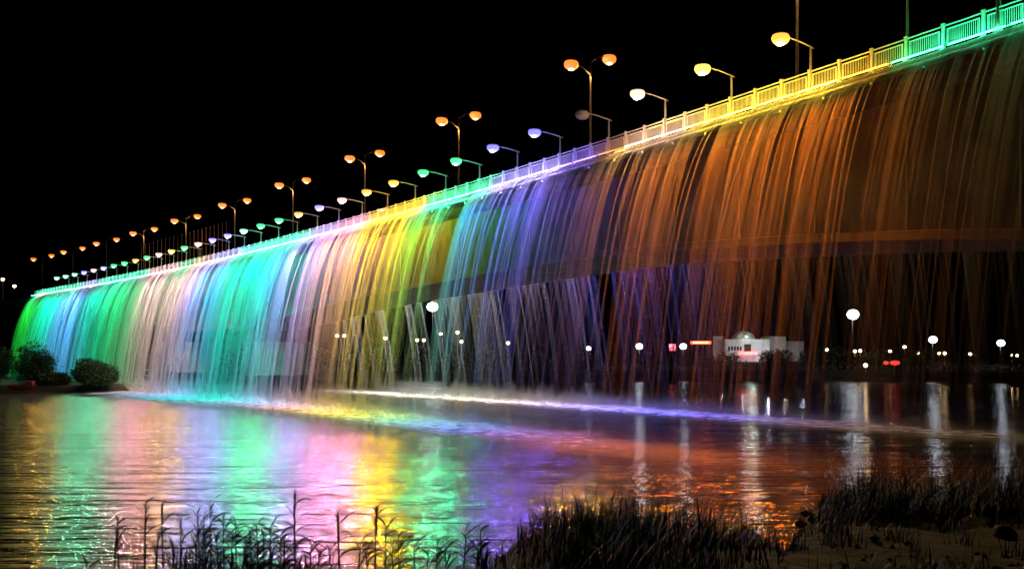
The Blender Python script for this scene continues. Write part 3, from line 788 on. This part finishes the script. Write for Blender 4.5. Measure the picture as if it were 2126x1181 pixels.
# ------------------------------------------------------------------ near bank: grass, reeds, stones
def blade(mb,p,h,lean,wd,az,droop=.4,n=4):
    d=Vector((math.cos(az),math.sin(az),0)); sd=Vector((-d.y,d.x,0)); vs_=[]
    for i in range(n+1):
        f=i/n; q=Vector(p)+Vector((0,0,h*(f-droop*.5*f*f*lean)))+d*(h*lean*f*f)
        ww=wd*(1-f)**.6*(.5+.5*min(1,f*4)) if i<n else 0
        vs_+= [q-sd*ww, q+sd*ww] if i<n else [q]
    fs=[(2*i,2*i+1,2*i+3,2*i+2) for i in range(n-1)]+[(2*n-2,2*n-1,2*n)]
    mb.add(vs_,fs)
def grass(name,spots,label,hmin,hmax,wd=.008,lean_r=.35):
    mb=MB()
    for (X,Y,h) in spots:
        z=bank_z(X,Y)-.03
        az=random.uniform(0,6.28) if random.random()>lean_r else random.gauss(0,.5)
        blade(mb,(X,Y,z),h*random.uniform(hmin,hmax),random.uniform(.05,.75),wd*random.uniform(.6,1.6),az)
    o=mb.build(name,M['leaf_reed']); tag(o,label,'grass',kind='stuff')
def tall(): return random.choice((.45,.55,.6,.7,.75,.8,.9,1.0,1.15,1.3,1.7 if random.random()<.35 else .7))
sp=[]
for _ in range(4200):       # clump in the middle
    x=1290+random.gauss(0,175); Y=random.uniform(8.5,15.0)
    if not 955<x<1640: continue
    hh=interp([(950,.3),(1050,.42),(1120,.55),(1200,.72),(1330,.84),(1400,.72),(1500,.55),(1570,.42),(1640,.2)],x)*(1+.5*noise.noise((x*.022,Y*.4,0)))
    sp.append(((x-CX)/F*Y,Y,hh*.75*tall()))
grass('bank_grass',sp,'dark tall grass clump on the bank at lower middle',.7,1.15,.009)
sp=[]
for _ in range(4600):       # right mound
    x=random.uniform(1700,2200); Y=random.uniform(14.5,19.5)
    hh=interp([(1690,.25),(1730,.5),(1790,.85),(1850,1.0),(1930,.85),(2000,.9),(2200,1.0)],x)*(1+.45*noise.noise((x*.018,Y*.3,5)))
    sp.append(((x-CX)/F*Y,Y,hh*.85*tall()))
grass('mound_grass',sp,'dark grass on the raised bank at lower right',.7,1.1,.011)
sp=[]
for _ in range(3600):
    x=random.uniform(150,1010); Y=random.uniform(9.5,13.2); kk=.5+.5*noise.noise((x*.012,3,0))+.45*math.exp(-((x-440)/60)**2)+.3*math.exp(-((x-550)/70)**2)
    sp.append(((x-CX)/F*Y,Y,.85*kk))
grass('shore_grass',sp,'low dark leafy growth along the bottom edge at left',.4,1.2,.018)
# reeds: single plants with stem and leaves
def leaf_blade(mb,p,L_,wd,az):
    d=Vector((math.cos(az),math.sin(az),0)); sd=Vector((-d.y,d.x,0))*.8+Vector((0,0,.5)); th=random.uniform(.9,1.35); bend=random.uniform(.5,2.0)
    q=Vector(p); n=6; vs_=[]
    for i in range(n+1):
        f=i/n; a_=th-bend*f; ww=wd*min(1,.35+f*3)*(1-f)**.55
        vs_+=[q-sd*ww*.5,q+sd*ww*.5] if i<n else [q]
        q=q+(d*math.cos(a_)+Vector((0,0,math.sin(a_))))*(L_/n)
    mb.add(vs_,[(2*i,2*i+1,2*i+3,2*i+2) for i in range(n-1)]+[(2*n-2,2*n-1,2*n)])
def reed(x,ytop,Y,nl,label,spread=1.0,plume=False):
    X=(x-CX)/F*Y; zb=bank_z(X,Y)-.05; zt=HC-(ytop-HORIZ)/F*Y; h=max(.5,(zt-zb)*.9)
    e=empty('reed_plant',(X,Y,zb)); tag(e,label,'reed','reeds along the near bank')
    mb=MB(); lx=random.uniform(-.06,.06); mb.tube([(0,0,0),(lx*.4,0,h*.5),(lx,0,h)],[.016,.012,.006],5); mb.build('stem',M['leaf_reed'],e)
    for k in range(nl+4):
        f=.35+.66*((k+.5)/(nl+4))**.8; az=(0 if k%2 else math.pi)+random.uniform(-.8,.8)
        lb=MB(); leaf_blade(lb,(lx*f,0,h*f),random.uniform(.26,.5)*(1.1-.5*f),random.uniform(.028,.05),az); lb.build('leaf',M['leaf_reed'],e)
    if plume:
        lb=MB()
        for k in range(22): blade(lb,(lx,0,h-.015*k),random.uniform(.10,.24),random.uniform(.1,.7),.009,random.uniform(0,6.28),.3,3)
        lb.build('plume',M['leaf_reed'],e)
RE=[(235,1062,12,7),(300,1020,12,6),(340,1030,12.5,7),(375,1050,12,6),(415,1040,11.5,13),(440,1025,11.5,14),(465,1050,11.5,13),(490,1065,12,9),(525,1080,11,14),(550,1085,11,14),(580,1095,11,12),
    (612,1015,12,7),(640,1110,11,9),(705,1060,12,5),(740,1110,11.5,8),(778,1042,12,5),(800,1070,11.5,9),(830,1090,11.5,9),(865,1110,11,9),(905,1105,11,9),(960,1075,12,9),(1000,1080,11,9),(180,1150,11,8),(430,1085,11,14),(455,1095,10.8,14),(405,1085,11,12),(420,1060,11.3,14),(478,1085,11,12),(500,1100,11,12),(538,1070,11.2,14),(566,1080,11.2,14),(592,1105,11,12),(535,1110,10.8,14),(250,1100,11.5,9),(320,1090,11.5,8),(660,1125,11,9),(690,1120,11,9),(760,1125,11,9),(815,1115,11,10),(885,1125,11,9),(930,1110,11.2,9),(985,1115,11,9),(355,1120,11,9)]
for i,(x,y,Y,nl) in enumerate(sorted(RE)):
    reed(x,y,Y,nl,'leafy reed stalk at the bottom edge, %s from the left'%nth(i+1),1.0,nl in(5,7))
# stones on the right bank
for i,(x,y,r) in enumerate(sorted([(1790,1046,.09),(1832,1046,.10),(1826,1080,.07),(2086,1112,.15),(1660,1090,.08),(1640,1100,.09),(1620,1105,.07),(1690,1080,.09),(1720,1092,.06),(1610,1128,.08),(1900,1060,.08),(1925,1062,.07),(1700,1075,.07),(1675,1070,.08),(1655,1112,.06),(1740,1060,.07),(1980,1065,.07),(1600,1066,.07)])):
    th=(x-CX)/F; sl=(y-HORIZ)/F; Y=6.0
    while Y<26 and HC-sl*Y>bank_z(th*Y,Y): Y+=.05
    X=th*Y; mb=MB(); mb.ell((0,0,0),(r*1.25,r,r*.8),9,6); 
    mb.v=[tuple(Vector(v)*(1+.35*noise.noise((v[0]*9+i,v[1]*9,v[2]*9)))) for v in mb.v]
    o=mb.build('stone',M['stone'],None,True); o.location=(X,Y,bank_z(X,Y)+r*.3); o.rotation_euler=(0,0,i)
    tag(o,'brown stone on the earth slope at lower right, %s from the left'%nth(i+1),'stone','stones on the right bank')

mb=MB()
for i in range(520):
    th=random.uniform(.27,.64); Y=random.uniform(6.5,17.5)
    if noise.noise((th*9,Y*.35,3))<-.05: continue
    X=th*Y; r=random.uniform(.012,.05)*(1.6 if random.random()<.08 else 1); z=bank_z(X,Y)+r*.25
    R3=Matrix.Rotation(random.uniform(0,6.28),3,'Z')
    vs_=[R3@(Vector(v)*random.uniform(.75,1.2))+Vector((X,Y,z)) for v in((r*1.3,0,0),(0,r,0),(-r*1.3,0,0),(0,-r,0),(r*.2,0,r*.75),(0,0,-r))]
    mb.add(vs_,[(0,1,4),(1,2,4),(2,3,4),(3,0,4),(1,0,5),(2,1,5),(3,2,5),(0,3,5)])
tag(mb.build('pebbles',M['stone']),'scattered pebbles over the dark earth slope at lower right','pebbles',kind='stuff')
sp=[]
for c in range(60):
    th=random.uniform(.30,.64); Y=random.uniform(7,16.5); X=th*Y
    for _ in range(random.randint(14,40)): sp.append((X+random.gauss(0,.12),Y+random.gauss(0,.12),random.uniform(.12,.45)))
grass('scrub',sp,'small dark scrub tufts on the earth slope at lower right',.5,1.2,.008)
